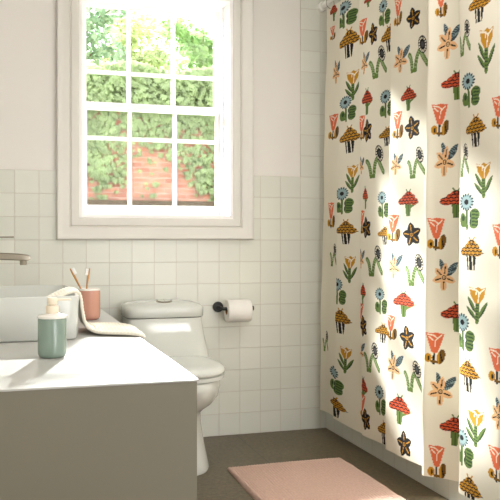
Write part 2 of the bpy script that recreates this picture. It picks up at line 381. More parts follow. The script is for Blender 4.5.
M_pump = mat('cream_plastic', (236, 222, 200), .4, var=.01)
M_rim = mat('white_rim_glaze', (240, 236, 228), .25, var=.01)
M_bamb = mat('bamboo', (196, 142, 84), .55, var=.08, vscale=30)
M_brist = mat('white_bristle', (245, 245, 245), .8, var=.02, vscale=200)
M_rod = mat('white_enamel', (240, 239, 236), .2, var=.005)
M_tub = mat('tub_enamel', (240, 240, 237), .12, var=.005)
M_slot = mat('dark_slot', (70, 66, 60), .6)

# ------------------------------------------------------------------ room
XL, XR, YB, YF, ZC = -.30, 2.42, 3.9, -1.4, 2.55
OX0, OX1, OZ0, OZ1 = .34, 1.112, 1.108, 2.235          # window opening
def panel(bm, x0, x1, z0, z1, y0, y1, hx0, hx1, hz0, hz1):
    box(bm, x0, x1, y0, y1, z0, hz0); box(bm, x0, hx0, y0, y1, hz0, min(hz1, z1)); box(bm, hx1, x1, y0, y1, hz0, min(hz1, z1))
    if z1 > hz1: box(bm, x0, x1, y0, y1, hz1, z1)
bm = NB(); panel(bm, XL - .1, XR + .1, -.05, ZC + .05, YB + .006, YB + .24, OX0, OX1, OZ0, OZ1)
wb = struct('wall_back', bm, M_paint)
bm = NB(); panel(bm, XL, XR, 0, 1.3333, YB, YB + .006, OX0, OX1, OZ0, OZ1)
box(bm, 1.4862, XR, YB, YB + .006, 1.3333, ZC)
struct('tile_cladding', bm, M_tileB, wb)
bm = NB(); box(bm, XL - .1, XL, YF, YB + .006, -.05, ZC + .05)
wl = struct('wall_left', bm, M_paint)
bm = NB(); box(bm, XL, XL + .006, 1.2, YB, 0, 1.3333); struct('tile_cladding', bm, M_tileS, wl)
bm = NB(); box(bm, XR, XR + .1, YF, YB + .006, -.05, ZC + .05)
wr = struct('wall_right', bm, M_paint)
bm = NB(); box(bm, XR - .006, XR, 2.06, YB, 0, ZC); struct('tile_cladding', bm, M_tileS, wr)
bm = NB(); box(bm, XL - .1, XR + .1, YF - .1, YF, -.05, ZC + .05); struct('wall_front', bm, M_paint)
bm = NB(); box(bm, XL - .1, XR + .1, YF - .1, YB + .24, -.15, 0); struct('floor', bm, M_floor)
bm = NB(); box(bm, XL - .1, XR + .1, YF - .1, YB + .24, ZC, ZC + .15); struct('ceiling', bm, M_ceil)

# window casing: moulded frame swept round the opening
def sweep_frame(bm, x0, x1, z0, z1, prof, back):
    """prof: (distance outward from the opening, depth into the room)"""
    rs = []
    for (cx, cz, sx, sz) in ((x0, z0, -1, -1), (x1, z0, 1, -1), (x1, z1, 1, 1), (x0, z1, -1, 1)):
        rs.append([bm.verts.new((cx + sx * d, back - h, cz + sz * d)) for d, h in prof])
    for k in range(4):
        a, b = rs[k], rs[(k + 1) % 4]
        for i in range(len(prof)):
            j = (i + 1) % len(prof)
            bm.faces.new([a[i], b[i], b[j], a[j]])
bm = NB()
sweep_frame(bm, OX0, OX1, OZ0, OZ1, [(0, 0), (0, .014), (.006, .018), (.012, .019), (.036, .019), (.041, .014), (.043, .021), (.05, .025), (.075, .026), (.085, .028),
                                     (.092, .032), (.1, .033), (.104, .030), (.106, .022), (.106, 0)], YB)
struct('trim_1', bm, M_trimp, smooth=True, angle=25)

# sash window: jambs, two sashes with muntins, panes
GY = 4.09
bm = NB()
t = .016
box(bm, OX0, OX0 + t, YB - .012, YB + .235, OZ0, OZ1); box(bm, OX1 - t, OX1, YB - .012, YB + .235, OZ0, OZ1)
box(bm, OX0 + t, OX1 - t, YB - .012, YB + .235, OZ0, OZ0 + t); box(bm, OX0 + t, OX1 - t, YB - .012, YB + .235, OZ1 - t, OZ1)
box(bm, OX0 + t, OX0 + t + .012, 4.0, 4.045, OZ0 + t, OZ1 - t); box(bm, OX1 - t - .012, OX1 - t, 4.0, 4.045, OZ0 + t, OZ1 - t)
win = struct('window_1', bm, M_sash)
GX0, GX1 = .393, 1.068
V1, V2 = .611, .846
def sash(name, z0, z1, y0, y1, gz0, gz1, hz):
    bm = NB(); x0, x1 = OX0 + t, OX1 - t
    box(bm, x0, GX0, y0, y1, z0, z1, .002); box(bm, GX1, x1, y0, y1, z0, z1, .002)
    box(bm, GX0, GX1, y0, y1, z0, gz0, .002); box(bm, GX0, GX1, y0, y1, gz1, z1, .002)
    for v in (V1, V2): box(bm, v - .0095, v + .0095, y0 + .004, y1 - .004, gz0, gz1, .003)
    xs = [GX0, V1 - .0095, V1 + .0095, V2 - .0095, V2 + .0095, GX1]
    for k in range(3): box(bm, xs[2 * k], xs[2 * k + 1], y0 + .005, y1 - .005, hz - .0095, hz + .0095, .003)
    s = obj(name, bm, M_sash, win)
    bm = NB(); box(bm, GX0, GX1, (y0 + y1) / 2 - .0015, (y0 + y1) / 2 + .0015, gz0, gz1)
    obj('window_pane', bm, M_glass, s)
    return s
M_glass = bpy.data.materials.new('clear_glass'); M_glass.use_nodes = True
nt = M_glass.node_tree; nt.nodes.remove(nt.nodes['Principled BSDF'])
tr = nt.nodes.new('ShaderNodeBsdfTransparent'); gl = nt.nodes.new('ShaderNodeBsdfGlossy'); gl.inputs['Roughness'].default_value = .02
fr = nt.nodes.new('ShaderNodeFresnel'); fr.inputs['IOR'].default_value = 1.16; mx = nt.nodes.new('ShaderNodeMixShader')
nn = nt.nodes.new('ShaderNodeTexNoise'); nn.inputs['Scale'].default_value = 2
rr = nt.nodes.new('ShaderNodeValToRGB'); rr.color_ramp.elements[0].color = (.95, .97, .96, 1); rr.color_ramp.elements[1].color = (.98, .99, .98, 1)
nt.links.new(nn.outputs['Fac'], rr.inputs['Fac']); nt.links.new(rr.outputs['Color'], tr.inputs['Color'])
nt.links.new(fr.outputs[0], mx.inputs[0]); nt.links.new(tr.outputs[0], mx.inputs[1]); nt.links.new(gl.outputs[0], mx.inputs[2])
nt.links.new(mx.outputs[0], nt.nodes['Material Output'].inputs['Surface'])
sash('lower_sash', OZ0 + t, 1.700, 4.048, 4.083, 1.178, 1.668, 1.518)
sash('upper_sash', 1.668, OZ1 - t, 4.086, 4.12, 1.700, 2.196, 1.862)

# ------------------------------------------------------------------ bathtub with tiled front
TX = 1.63
bm = NB()
box(bm, TX, TX + .05, 2.07, YB, 0, .46); box(bm, TX + .05, XR - .03, 2.08, 2.12, 0, .46)
struct_t = empty('bathtub', (2.0, 3.0, 0), 'built-in white bathtub with small square tiles on its front, behind the curtain', 'bathtub')
obj('tiled_apron', bm, M_tileS, struct_t)
bm = NB()
cx, cy = (TX + XR - .03) / 2, (2.07 + YB) / 2; hx, hy = (XR - .03 - TX) / 2, (YB - 2.07) / 2 - .001
rs = [sup(cx, cy, hx, hy, .462, 64, 14), sup(cx, cy, hx, hy, .50, 64, 14), sup(cx, cy, hx - .06, hy - .07, .502, 64, 6), sup(cx, cy, hx - .075, hy - .09, .48, 64, 5),
      sup(cx, cy, hx - .13, hy - .2, .14, 64, 4), sup(cx, cy, hx - .18, hy - .28, .10, 64, 3)]
rings(bm, rs, False, True)
obj('basin', bm, M_tub, struct_t, smooth=True, angle=40)
# stub wall closing the tub at its near end
bm = NB(); box(bm, TX + .03, XR, 1.95, 2.068, 0, ZC); struct('wall_alcove', bm, M_paint)

# ------------------------------------------------------------------ curtain rod
RZ = 2.236; RX = 1.602
rod = empty('curtain_rod', (RX, YB, RZ), 'white round shower curtain rod fixed to the tiled back wall', 'curtain rod')
bm = NB(); lathe(bm, [(.0125, 2.07), (.0125, 3.885)], (RX, 0, RZ), 24, 'y'); obj('pole', bm, M_rod, rod, smooth=True, angle=40)
bm = NB(); lathe(bm, [(.015, 3.80), (.0165, 3.802), (.0165, 3.865), (.024, 3.872), (.026, 3.899)], (RX, 0, RZ), 24, 'y'); obj('wall_flange', bm, M_rod, rod, smooth=True, angle=40)
for k, (yy, lab) in enumerate(((3.775, 'dark grey metal ring on the white rod, nearest the wall flange'), (3.63, 'dark grey metal ring on the rod, second from the wall flange'))):
    r = empty('curtain_ring', (RX, yy, RZ), lab, 'curtain ring', 'rings holding the curtain on the rod')
    bm = NB(); pts = []
    for i in range(33):
        a = 2 * PI * i / 32
        pts.append((RX + .022 * math.cos(a), yy + .004 * math.sin(a), RZ - .012 + .030 * math.sin(a)))
    tube(bm, pts, .0019, 8); obj('ring', bm, M_chrome, r, smooth=True)

# ------------------------------------------------------------------ vanity
CX, CY0, CY1, CZ = .425, 1.768, 3.897, .68
van = empty('vanity_cabinet', (.07, 2.8, 0), 'long low vanity cabinet in shade-darkened taupe-grey with plain end panel under the white worktop', 'cabinet')
bm = NB(); box(bm, XL + .007, CX - .004, CY0 + .003, CY0 + .022, 0, CZ - .0045, .001); obj('end_panel', bm, M_cab, van)
bm = NB(); box(bm, XL + .007, CX - .026, CY0 + .022, CY1, .08, CZ - .0045); box(bm, XL + .007, CX - .07, CY0 + .022, CY1, 0, .08); obj('carcass', bm, M_cab, van)
for k in range(4):
    y0 = CY0 + .025 + k * .5245; bm = NB(); box(bm, CX - .025, CX - .005, y0 + .002, y0 + .520, .085, CZ - .03, .0015); dr = obj('door', bm, M_cab, van)
    bm = NB(); yy = y0 + (.47 if k % 2 == 0 else .05); tube(bm, [(CX - .005, yy, .42), (CX + .012, yy, .42), (CX + .012, yy, .54), (CX - .005, yy, .54)], .004, 8); obj('handle', bm, M_chrome, dr)
bm = NB(); box(bm, XL + .007, CX, CY0, CY1, CZ - .0045, CZ, .0008)
tag(obj('worktop', bm, M_counter), 'smooth white worktop carrying the basin, soap dispenser and tumbler', 'worktop')

# ------------------------------------------------------------------ vessel basin
def basin():
    bx0, bx1, by0, by1 = -.235, .230, 2.565, 3.235
    cx, cy, hx, hy = (bx0 + bx1) / 2, (by0 + by1) / 2, (bx1 - bx0) / 2, (by1 - by0) / 2
    root = empty('vessel_basin', (cx, cy, CZ), 'white rectangular ceramic vessel basin standing on the worktop', 'basin')
    z0, z1 = CZ + .001, CZ + .141; E = 14
    rs = [sup(cx, cy, hx - .012, hy - .012, z0, 96, E), sup(cx, cy, hx - .006, hy - .006, z0 + .006, 96, E), sup(cx, cy, hx, hy, z1 - .003, 96, E),
          sup(cx, cy, hx - .002, hy - .002, z1, 96, E), sup(cx, cy, hx - .010, hy - .010, z1, 96, E), sup(cx, cy, hx - .013, hy - .013, z1 - .004, 96, E),
          sup(cx, cy, hx - .022, hy - .022, z0 + .06, 96, 10), sup(cx, cy, hx - .04, hy - .04, z0 + .03, 96, 6), sup(cx, cy, hx - .10, hy - .12, z0 + .022, 96, 4),
          sup(cx, cy, .022, .022, z0 + .02, 96, 2)]
    bm = NB(); rings(bm, rs); obj('bowl', bm, M_ceram, root, smooth=True, angle=50)
    bm = NB(); lathe(bm, [(.021, z0 + .0205), (.021, z0 + .0225), (.017, z0 + .0245), (.012, z0 + .0235)], (cx, cy, 0), 24); obj('drain', bm, M_chrome, root, smooth=True)
basin()

# ------------------------------------------------------------------ wall faucet
f = empty('wall_faucet', (XL + .006, 2.9, .94), 'brushed metal wall-mounted faucet spout reaching over the basin, with a thin lever above', 'faucet')
bm = NB()
prof = [(-.016, .012), (-.012, .016), (.012, .016), (.016, .012), (.016, -.006), (.012, -.010), (-.012, -.010), (-.016, -.006)]
def sq(x, zc, sc=1, szc=1): return [(x, 2.9 + a * sc, zc + b * szc) for a, b in prof]
rings(bm, [sq(XL + .006, .945), sq(-.1, .944), sq(.045, .937, 1, .95), sq(.076, .935, .98, .8), sq(.084, .936, .9, .5)])
obj('spout', bm, M_chrome, f, smooth=True, angle=35)
bm = NB(); lathe(bm, [(.011, .912), (.012, .914), (.012, .928)], (.060, 2.9, 0), 20); obj('aerator', bm, M_chrome, f, smooth=True, angle=40)
bm = NB(); lathe(bm, [(.032, XL + .006), (.032, XL + .014), (.028, XL + .018)], (0, 2.9, .945), 28, 'x'); obj('wall_plate', bm, M_chrome, f, smooth=True, angle=40)
bm = NB(); lathe(bm, [(.019, XL + .006), (.019, XL + .05), (.016, XL + .054)], (0, 2.9, 1.008), 24, 'x'); obj('control_body', bm, M_chrome, f, smooth=True, angle=40)
bm = NB(); tube(bm, [(XL + .05, 2.9, 1.0095), (-.1, 2.9, 1.0098), (.028, 2.9, 1.0105)], .0026, 8); obj('lever', bm, M_chrome, f, smooth=True)

# ------------------------------------------------------------------ soap dispenser
def dispenser():
    x, y, z = .122, 2.223, CZ + .0005
    r = empty('soap_dispenser', (x, y, z), 'sage green soap dispenser with cream pump standing in front of the basin', 'soap dispenser')
    bm = NB(); lathe(bm, [(.030, z), (.035, z + .003), (.038, z + .010), (.0383, z + .020), (.0383, z + .104), (.037, z + .106)], (x, y, 0), 56); obj('body', bm, M_green, r, smooth=True, angle=50)
    bm = NB(); lathe(bm, [(.038, z + .106), (.0395, z + .1075), (.0395, z + .112), (.037, z + .1145), (.020, z + .118), (.018, z + .1195)], (x, y, 0), 56); obj('lid', bm, M_rim, r, smooth=True, angle=50)
    bm = NB(); lathe(bm, [(.0165, z + .1190), (.0172, z + .121), (.0172, z + .139), (.0165, z + .1405), (.0085, z + .1412), (.0085, z + .144)], (x, y, 0), 40); obj('collar', bm, M_pump, r, smooth=True, angle=40)
    bm = NB(); lathe(bm, [(.0135, z + .1435), (.0142, z + .145), (.0135, z + .160), (.0125, z + .162)], (x, y, 0), 40)
    d = Vector((.93, .10, 0)).normalized(); p = Vector((x, y, z + .1565))
    tube(bm, [p + d * .008, p + d * .030, p + d * .048, p + d * .050 - Vector((0, 0, .003))], [.0042, .0036, .003, .0026], 12)
    obj('pump_head', bm, M_pump, r, smooth=True, angle=40)
dispenser()

# ------------------------------------------------------------------ tumbler and brushes
TXc, TYc = .322, 3.225
z = CZ + .0005
r = empty('tumbler', (TXc, TYc, z), 'terracotta pink tumbler with white rim behind the towel, holding two toothbrushes', 'tumbler')
bm = NB(); lathe(bm, [(.030, z), (.036, z + .002), (.042, z + .010), (.0438, z + .022), (.0438, z + .117), (.0395, z + .117), (.039, z + .02), (.03, z + .008)], (TXc, TYc, 0), 56, cap1=True)
obj('cup', bm, M_terra, r, smooth=True, angle=50)
bm = NB(); lathe(bm, [(.0438, z + .1171), (.0445, z + .119), (.0445, z + .123), (.0425, z + .1255), (.0392, z + .124), (.0388, z + .1171)], (TXc, TYc, 0), 56, cap0=False, cap1=False)
obj('rim', bm, M_rim, r, smooth=True, angle=60)
def brush(p0, p1, side, lab):
    p0, p1 = Vector(p0), Vector(p1); d = (p1 - p0).normalized()
    o = empty('toothbrush', p0, lab, 'toothbrush', 'toothbrushes in the tumbler')
    bm = NB(); n = 10
    tube(bm, [p0 + (p1 - p0) * i / n for i in range(n + 1)], [.0042, .0044, .0045, .0044, .004, .0034, .0032, .0036, .0044, .0046, .003], 10)
    obj('handle', bm, M_bamb, o, smooth=True)
    s = Vector(side).normalized(); s = (s - d * s.dot(d)).normalized(); w = d.cross(s)
    bm = NB()
    for i in range(7):
        for j in (-1, 0, 1):
            c = p1 - d * (.004 + i * .0038) + w * j * .0028
            tube(bm, [c + s * .003, c + s * .0145], [.0016, .0019], 6)
    obj('bristles', bm, M_brist, o)
brush((TXc + .026, TYc + .012, z + .010), (TXc - .074, TYc + .008, z + .205), (1, -.25, .35), 'bamboo toothbrush leaning left in the terracotta tumbler')
brush((TXc - .028, TYc - .010, z + .010), (TXc + .000, TYc - .008, z + .206), (-1, -.2, .1), 'bamboo toothbrush leaning right in the terracotta tumbler')

# ------------------------------------------------------------------ waffle towel draped over the basin rim
def towel():
    # the middle line: inside the bowl, over the rim, down to the worktop and out along it
    path = [(.055, .755, 2.68, 2.74), (.09, .772, 2.67, 2.78), (.13, .793, 2.67, 2.83), (.17, .811, 2.68, 2.87), (.205, .8235, 2.70, 2.90), (.226, .8255, 2.71, 2.91), (.238, .819, 2.72, 2.91), (.244, .795, 2.73, 2.90), (.248, .76, 2.73, 2.90), (.254, .725, 2.72, 2.90), (.265, .700, 2.70, 2.92), (.29, .690, 2.67, 2.94), (.33, .688, 2.65, 2.95), (.37, .688, 2.63, 2.95), (.405, .687, 2.61, 2.92), (.43, .684, 2.60, 2.87), (.439, .672, 2.60, 2.85)]
    P = np.array(path); s = np.r_[0, np.cumsum(np.hypot(*np.diff(P[:, :2], axis=0).T))]
    NU, NV = 260, 170
    q = np.linspace(0, s[-1], NU); c = [np.interp(q, s, P[:, k]) for k in range(4)]
    k = np.exp(-(np.arange(-8, 9) / 3.5) ** 2 / 2); k /= k.sum()
    c = [np.convolve(np.r_[[v[0]] * 8, v, [v[-1]] * 8], k, 'valid') for v in c]
    bm = NB(); top, bot = [], []
    tx = np.gradient(c[0]); tz = np.gradient(c[1]); L = np.hypot(tx, tz); nx, nz = -tz / L, tx / L
    for i in range(NU):
        ra, rb = [], []
        for j in range(NV):
            v = j / (NV - 1); y = c[2][i] + (c[3][i] - c[2][i]) * v
            w = .0019 * (abs(math.sin(q[i] * 290)) + abs(math.sin(v * 82))) + .0035 * math.sin(v * 9 + q[i] * 14) * min(1, max(0, 4 * v * (1 - v))) * (0.6 if .2 < c[0][i] < .24 else 1)
            sag = .006 * math.sin(PI * v)
            a = .0045 + w + (sag if c[0][i] > .29 else 0)
            ra.append(bm.verts.new((c[0][i] + nx[i] * a, y, c[1][i] + nz[i] * a)))
            b_ = -.003
            rb.append(bm.verts.new((c[0][i] + nx[i] * b_, y, c[1][i] + nz[i] * b_)))
        top.append(ra); bot.append(rb)
    for i in range(NU - 1):
        for j in range(NV - 1):
            bm.faces.new([top[i][j], top[i + 1][j], top[i + 1][j + 1], top[i][j + 1]]); bm.faces.new([bot[i][j], bot[i][j + 1], bot[i + 1][j + 1], bot[i + 1][j]])
        for j in (0, NV - 1): bm.faces.new([top[i][j], bot[i][j], bot[i + 1][j], top[i + 1][j]])
    for i in (0, NU - 1):
        for j in range(NV - 1): bm.faces.new([top[i][j], top[i][j + 1], bot[i][j + 1], bot[i][j]])
    o = obj('hand_towel', bm, mat('waffle_cotton', (238, 232, 218), .95, var=.01), None, smooth=True)
    tag(o, 'white waffle-weave hand towel draped over the basin rim onto the worktop', 'towel')
towel()

# ------------------------------------------------------------------ toilet
def toilet():
    tx = .721
    root = empty('toilet', (tx, 3.5, 0), 'white one-piece toilet with closed lid against the tiled wall', 'toilet')
    def R(z, hx, y0, y1, ef=(2.3, 5), n=64): return sup(tx, (y0 + y1) / 2, hx, (y1 - y0) / 2, z, n, 2.5, ef)
    yb = 3.885
    # pedestal, bowl and tank body in one casting
    bm = NB()
    rings(bm, [R(.001, .146, 3.255, 3.80, (2.6, 3)), R(.012, .148, 3.25, 3.80, (2.6, 3)), R(.05, .140, 3.26, 3.79, (2.5, 3)), R(.12, .128, 3.27, 3.78), R(.20, .116, 3.275, 3.78), R(.25, .112, 3.265, 3.79),
               R(.275, .124, 3.225, 3.82), R(.305, .155, 3.165, 3.85), R(.34, .176, 3.125, 3.87), R(.38, .182, 3.100, 3.88), R(.412, .178, 3.095, yb), R(.420, .171, 3.105, yb)])
    obj('bowl', bm, M_ceram, root, smooth=True, angle=60)
    bm = NB()
    rings(bm, [R(.41, .199, 3.50, yb, (4.5, 8)), R(.45, .197, 3.53, yb, (4.5, 8)), R(.50, .192, 3.57, yb, (5, 8)), R(.55, .186, 3.61, yb, (5.5, 8)), R(.60, .182, 3.64, yb, (6, 8)), R(.632, .181, 3.652, yb, (6, 8))])
    obj('tank', bm, M_ceram, root, smooth=True, angle=60)
    bm = NB()
    rings(bm, [R(.636, .183, 3.648, yb, (6, 8)), R(.640, .187, 3.644, yb + .002, (6, 8)), R(.674, .187, 3.642, yb + .003, (6, 8)), R(.685, .185, 3.648, yb + .002, (5.5, 8)), R(.694, .174, 3.66, yb - .006, (5, 7)),
               R(.701, .152, 3.68, yb - .02, (4, 5)), R(.706, .12, 3.70, yb - .04, (3.4, 4)), R(.710, .08, 3.73, yb - .06, (2.6, 3)), R(.712, .04, 3.75, yb - .09, (2, 2))])
    obj('tank_lid', bm, M_ceram, root, smooth=True, angle=70)
    T = Matrix.Translation((tx, 3.712, .7075)) @ Matrix.Rotation(math.radians(15), 4, 'X')
    bm = NB(); rings(bm, [sup(0, 0, .039, .027, -.006, 40, 2), sup(0, 0, .039, .027, .003, 40, 2), sup(0, 0, .036, .0245, .0045, 40, 2), sup(0, 0, .035, .0235, .003, 40, 2)])
    bmesh.ops.transform(bm, matrix=T, verts=bm.verts[:])
    fb = obj('flush_plate', bm, M_chrome, root, smooth=True, angle=30)
    for sd in (-1, 1):
        bm = NB(); n = 20
        top = [(sd * (.0015 + .030 * math.sin(PI * i / n)), .0195 * math.cos(PI * i / n)) for i in range(n + 1)]
        rings(bm, [[(x, y, .0032) for x, y in top], [(x, y, .0062) for x, y in top]])
        bmesh.ops.transform(bm, matrix=T, verts=bm.verts[:]); obj('flush_button', bm, M_bright, fb)
    # seat ring and lid
    bm = NB()
    rings(bm, [R(.422, .170, 3.098, 3.53, (2.2, 4)), R(.424, .174, 3.090, 3.535, (2.2, 4)), R(.438, .175, 3.088, 3.535, (2.2, 4)), R(.440, .171, 3.092, 3.53, (2.2, 4))])
    obj('seat', bm, M_ceram, root, smooth=True, angle=60)
    bm = NB()
    rings(bm, [R(.4425, .168, 3.093, 3.530, (2.2, 4)), R(.445, .175, 3.084, 3.536, (2.2, 4)), R(.458, .177, 3.082, 3.538, (2.2, 4)), R(.467, .172, 3.09, 3.535, (2.2, 4)), R(.474, .158, 3.11, 3.52, (2.2, 3.6)),
               R(.480, .12, 3.17, 3.48, (2.2, 3)), R(.483, .05, 3.27, 3.42, (2, 2))])
    obj('lid', bm, M_ceram, root, smooth=True, angle=70)
    for s in (-1, 1):
        bm = NB(); lathe(bm, [(.013, tx + s * .085 - .02), (.014, tx + s * .085 - .018), (.014, tx + s * .085 + .018), (.013, tx + s * .085 + .02)], (0, 3.542, .452), 16, 'x'); obj('hinge', bm, M_ceram, root, smooth=True, angle=40)
toilet()

# ------------------------------------------------------------------ paper holder and roll
hx, hy, hz = 1.035, 3.82, .655
h = empty('paper_holder', (hx, YB, hz), 'matt black toilet paper holder on the tiled wall right of the toilet', 'toilet paper holder')
bm = NB(); lathe(bm, [(.027, YB - .0005), (.027, YB - .010), (.025, YB - .012)], (hx, 0, hz + .004), 28, 'y'); obj('wall_flange', bm, M_black, h, smooth=True, angle=40)
bm = NB(); tube(bm, [(hx, YB - .012, hz + .004), (hx, hy + .012, hz + .003), (hx + .003, hy + .003, hz + .001), (hx + .014, hy, hz), (hx + .08, hy, hz), (hx + .156, hy, hz)], .0085, 14); obj('arm', bm, M_black, h, smooth=True)
bm = NB(); lathe(bm, [(.009, hx + .156), (.013, hx + .158), (.013, hx + .164), (.011, hx + .166)], (0, hy, hz), 20, 'x'); obj('end_cap', bm, M_black, h, smooth=True, angle=40)
rx0, rx1, rz = hx + .024, hx + .145, hz - .0105
roll = empty('toilet_paper_roll', ((rx0 + rx1) / 2, hy, rz), 'full white toilet paper roll on the black holder', 'toilet paper roll')
bm = NB(); RR = .056
lathe(bm, [(.0195, rx0), (RR - .002, rx0), (RR, rx0 + .003), (RR, rx1 - .003), (RR - .002, rx1), (.0195, rx1)], (0, hy, rz), 48, 'x', False, False)
obj('paper', bm, M_paper, roll, smooth=True, angle=40)
bm = NB(); lathe(bm, [(.0185, rx0 + .001), (.0195, rx0 + .0005), (.0195, rx1 - .0005), (.0185, rx1 - .001), (.0185, rx0 + .001)], (0, hy, rz), 40, 'x', False, False)
obj('core', bm, M_card, roll, smooth=True, angle=40)

# ------------------------------------------------------------------ bath mat
def mat_rug():
    x0, x1, y0, y1 = .920, 1.458, 2.45, 3.318
    NX, NY = 270, 110
    bm = NB(); top = []
    for j in range(NY + 1):
        row = []
        for i in range(NX + 1):
            u, v = i / NX, j / NY
            x = x0 + (x1 - x0) * u; y = y0 + (y1 - y0) * v
            ex = min(u, 1 - u) * NX; ey = min(v, 1 - v) * NY
            ed = min(1, ex / 3, ey / 2)
            h = .0085 * (ed ** .5) + (.0036 * abs(math.sin(x * PI / .0125 + .5 * math.sin(y * 40))) + .0012 * rng.random()) * ed + .0012 * math.sin(x * 9) * math.sin(y * 7)
            if ex < 1: x += (.0015 + .003 * math.sin(y * 9)) * (1 if u > .5 else -1)
            if ey < 1: y += .0016 * (1 if v > .5 else -1) * (1 + math.sin(x * 2 * PI / .0225))
            row.append(bm.verts.new((x, y, .003 + h)))
        top.append(row)
    for j in range(NY):
        for i in range(NX): bm.faces.new([top[j][i], top[j][i + 1], top[j + 1][i + 1], top[j + 1][i]])
    es = [e for e in bm.edges if len(e.link_faces) == 1]
    ex = bmesh.ops.extrude_edge_only(bm, edges=es)
    for v in ex['geom']:
        if isinstance(v, bmesh.types.BMVert): v.co.z = .0005
    o = obj('bath_mat', bm, mat('pink_chenille', (200, 169, 155), .95, var=.07, vscale=70, bump=.0015, bscale=260), None, smooth=True)
    tag(o, 'dusty pink ribbed bath mat lying on the grey floor', 'bath mat')
mat_rug()

# ------------------------------------------------------------------ garden outside
WY = 11.0
bm = NB(); box(bm, -8, 12, YB + .24, 40, -.6, -.4); g = struct('ground', bm, mat('garden_ground', (120, 124, 92), .9, var=.2))
# brick wall
mb = bpy.data.materials.new('red_brick'); mb.use_nodes = True
nt = mb.node_tree; b = nt.nodes['Principled BSDF']; b.inputs['Roughness'].default_value = .9
g = nt.nodes.new('ShaderNodeNewGeometry'); s = nt.nodes.new('ShaderNodeSeparateXYZ'); c = nt.nodes.new('ShaderNodeCombineXYZ')
nt.links.new(g.outputs['Position'], s.inputs[0]); nt.links.new(s.outputs['X'], c.inputs[0]); nt.links.new(s.outputs['Z'], c.inputs[1])
br = nt.nodes.new('ShaderNodeTexBrick'); br.inputs['Scale'].default_value = 1; br.inputs['Brick Width'].default_value = .215; br.inputs['Row Height'].default_value = .072; br.inputs['Mortar Size'].default_value = .006
br.inputs['Color1'].default_value = lin((194, 138, 114)) + (1,); br.inputs['Color2'].default_value = lin((164, 110, 92)) + (1,); br.inputs['Mortar'].default_value = lin((186, 164, 148)) + (1,)
nt.links.new(c.outputs[0], br.inputs['Vector'])
n = nt.nodes.new('ShaderNodeTexNoise'); n.inputs['Scale'].default_value = 5; n.inputs['Detail'].default_value = 6; nt.links.new(g.outputs['Position'], n.inputs['Vector'])
r = nt.nodes.new('ShaderNodeValToRGB'); r.color_ramp.elements[0].position = .3; r.color_ramp.elements[0].color = (.8, .72, .7, 1); r.color_ramp.elements[1].position = .72; r.color_ramp.elements[1].color = (1.25, 1.3, 1.35, 1)
nt.links.new(n.outputs['Fac'], r.inputs['Fac'])
mxx = nt.nodes.new('ShaderNodeMix'); mxx.data_type = 'RGBA'; mxx.blend_type = 'MULTIPLY'; mxx.inputs[0].default_value = 1
nt.links.new(br.outputs['Color'], mxx.inputs[6]); nt.links.new(r.outputs['Color'], mxx.inputs[7]); nt.links.new(mxx.outputs[2], b.inputs['Base Color'])
bp = nt.nodes.new('ShaderNodeBump'); bp.inputs['Distance'].default_value = .01; bp.invert = True; nt.links.new(br.outputs['Fac'], bp.inputs['Height']); nt.links.new(bp.outputs['Normal'], b.inputs['Normal'])
bm = NB(); box(bm, -6, 12, WY, WY + .22, -.4, 3.22)
bw = empty('brick_wall', (1.5, WY, -.4), 'red brick garden wall seen through the window, overgrown with ivy', 'wall')
obj('masonry', bm, mb, bw)
bm = NB(); box(bm, -6, 12, WY - .02, WY + .24, 3.22, 3.28, .006); obj('coping', bm, mat('stone_coping', (190, 180, 165), .9, var=.1), bw)
bm = NB(); box(bm, -6, 12, WY - .5, WY - .001, -.4, 1.53, .01); obj('dark_ledge', bm, mat('weathered_ledge', (86, 72, 56), .9, var=.35, vscale=14), bw)

def leaf_mat(name, col, var=.25, tl=.4):
    m = mat(name, col, .6, var=var, vscale=7)
    nt = m.node_tree; b = nt.nodes['Principled BSDF']; ramp = [n for n in nt.nodes if n.type == 'VALTORGB'][0]
    tr = nt.nodes.new('ShaderNodeBsdfTranslucent'); nt.links.new(ramp.outputs['Color'], tr.inputs['Color'])
    mx = nt.nodes.new('ShaderNodeMixShader'); mx.inputs[0].default_value = tl
    nt.links.new(b.outputs[0], mx.inputs[1]); nt.links.new(tr.outputs[0], mx.inputs[2]); nt.links.new(mx.outputs[0], nt.nodes['Material Output'].inputs['Surface'])
    return m
LOBES = [(0, 0), (-.32, -.12), (-.5, .12), (-.34, .28), (-.42, .62), (-.16, .55), (0, 1.0), (.16, .55), (.42, .62), (.34, .28), (.5, .12), (.32, -.12)]
def leaves_mesh(name, items, m, parent=None, shape=LOBES):
    """items: (position, size, direction of the tip, normal)"""
    V, Fc = [], []
    cap = len(shape)
    for p, sz, d, nrm in items:
        d = d.normalized(); s_ = d.cross(nrm).normalized(); nn = s_.cross(d)
        k = len(V); V.append(p + d * sz * .3 + nn * sz * .06)
        for (x, y) in shape: V.append(p + s_ * x * sz + d * y * sz - nn * abs(x) * sz * .18)
        for i in range(cap): Fc.append((k, k + 1 + i, k + 1 + (i + 1) % cap))
    me = bpy.data.meshes.new(name); me.from_pydata([tuple(v) for v in V], [], Fc); me.update()
    o = bpy.data.objects.new(name, me); COL.objects.link(o); me.materials.append(m)
    if parent: o.parent = parent; me.transform(Matrix.Translation(-root_loc(parent)))
    return o
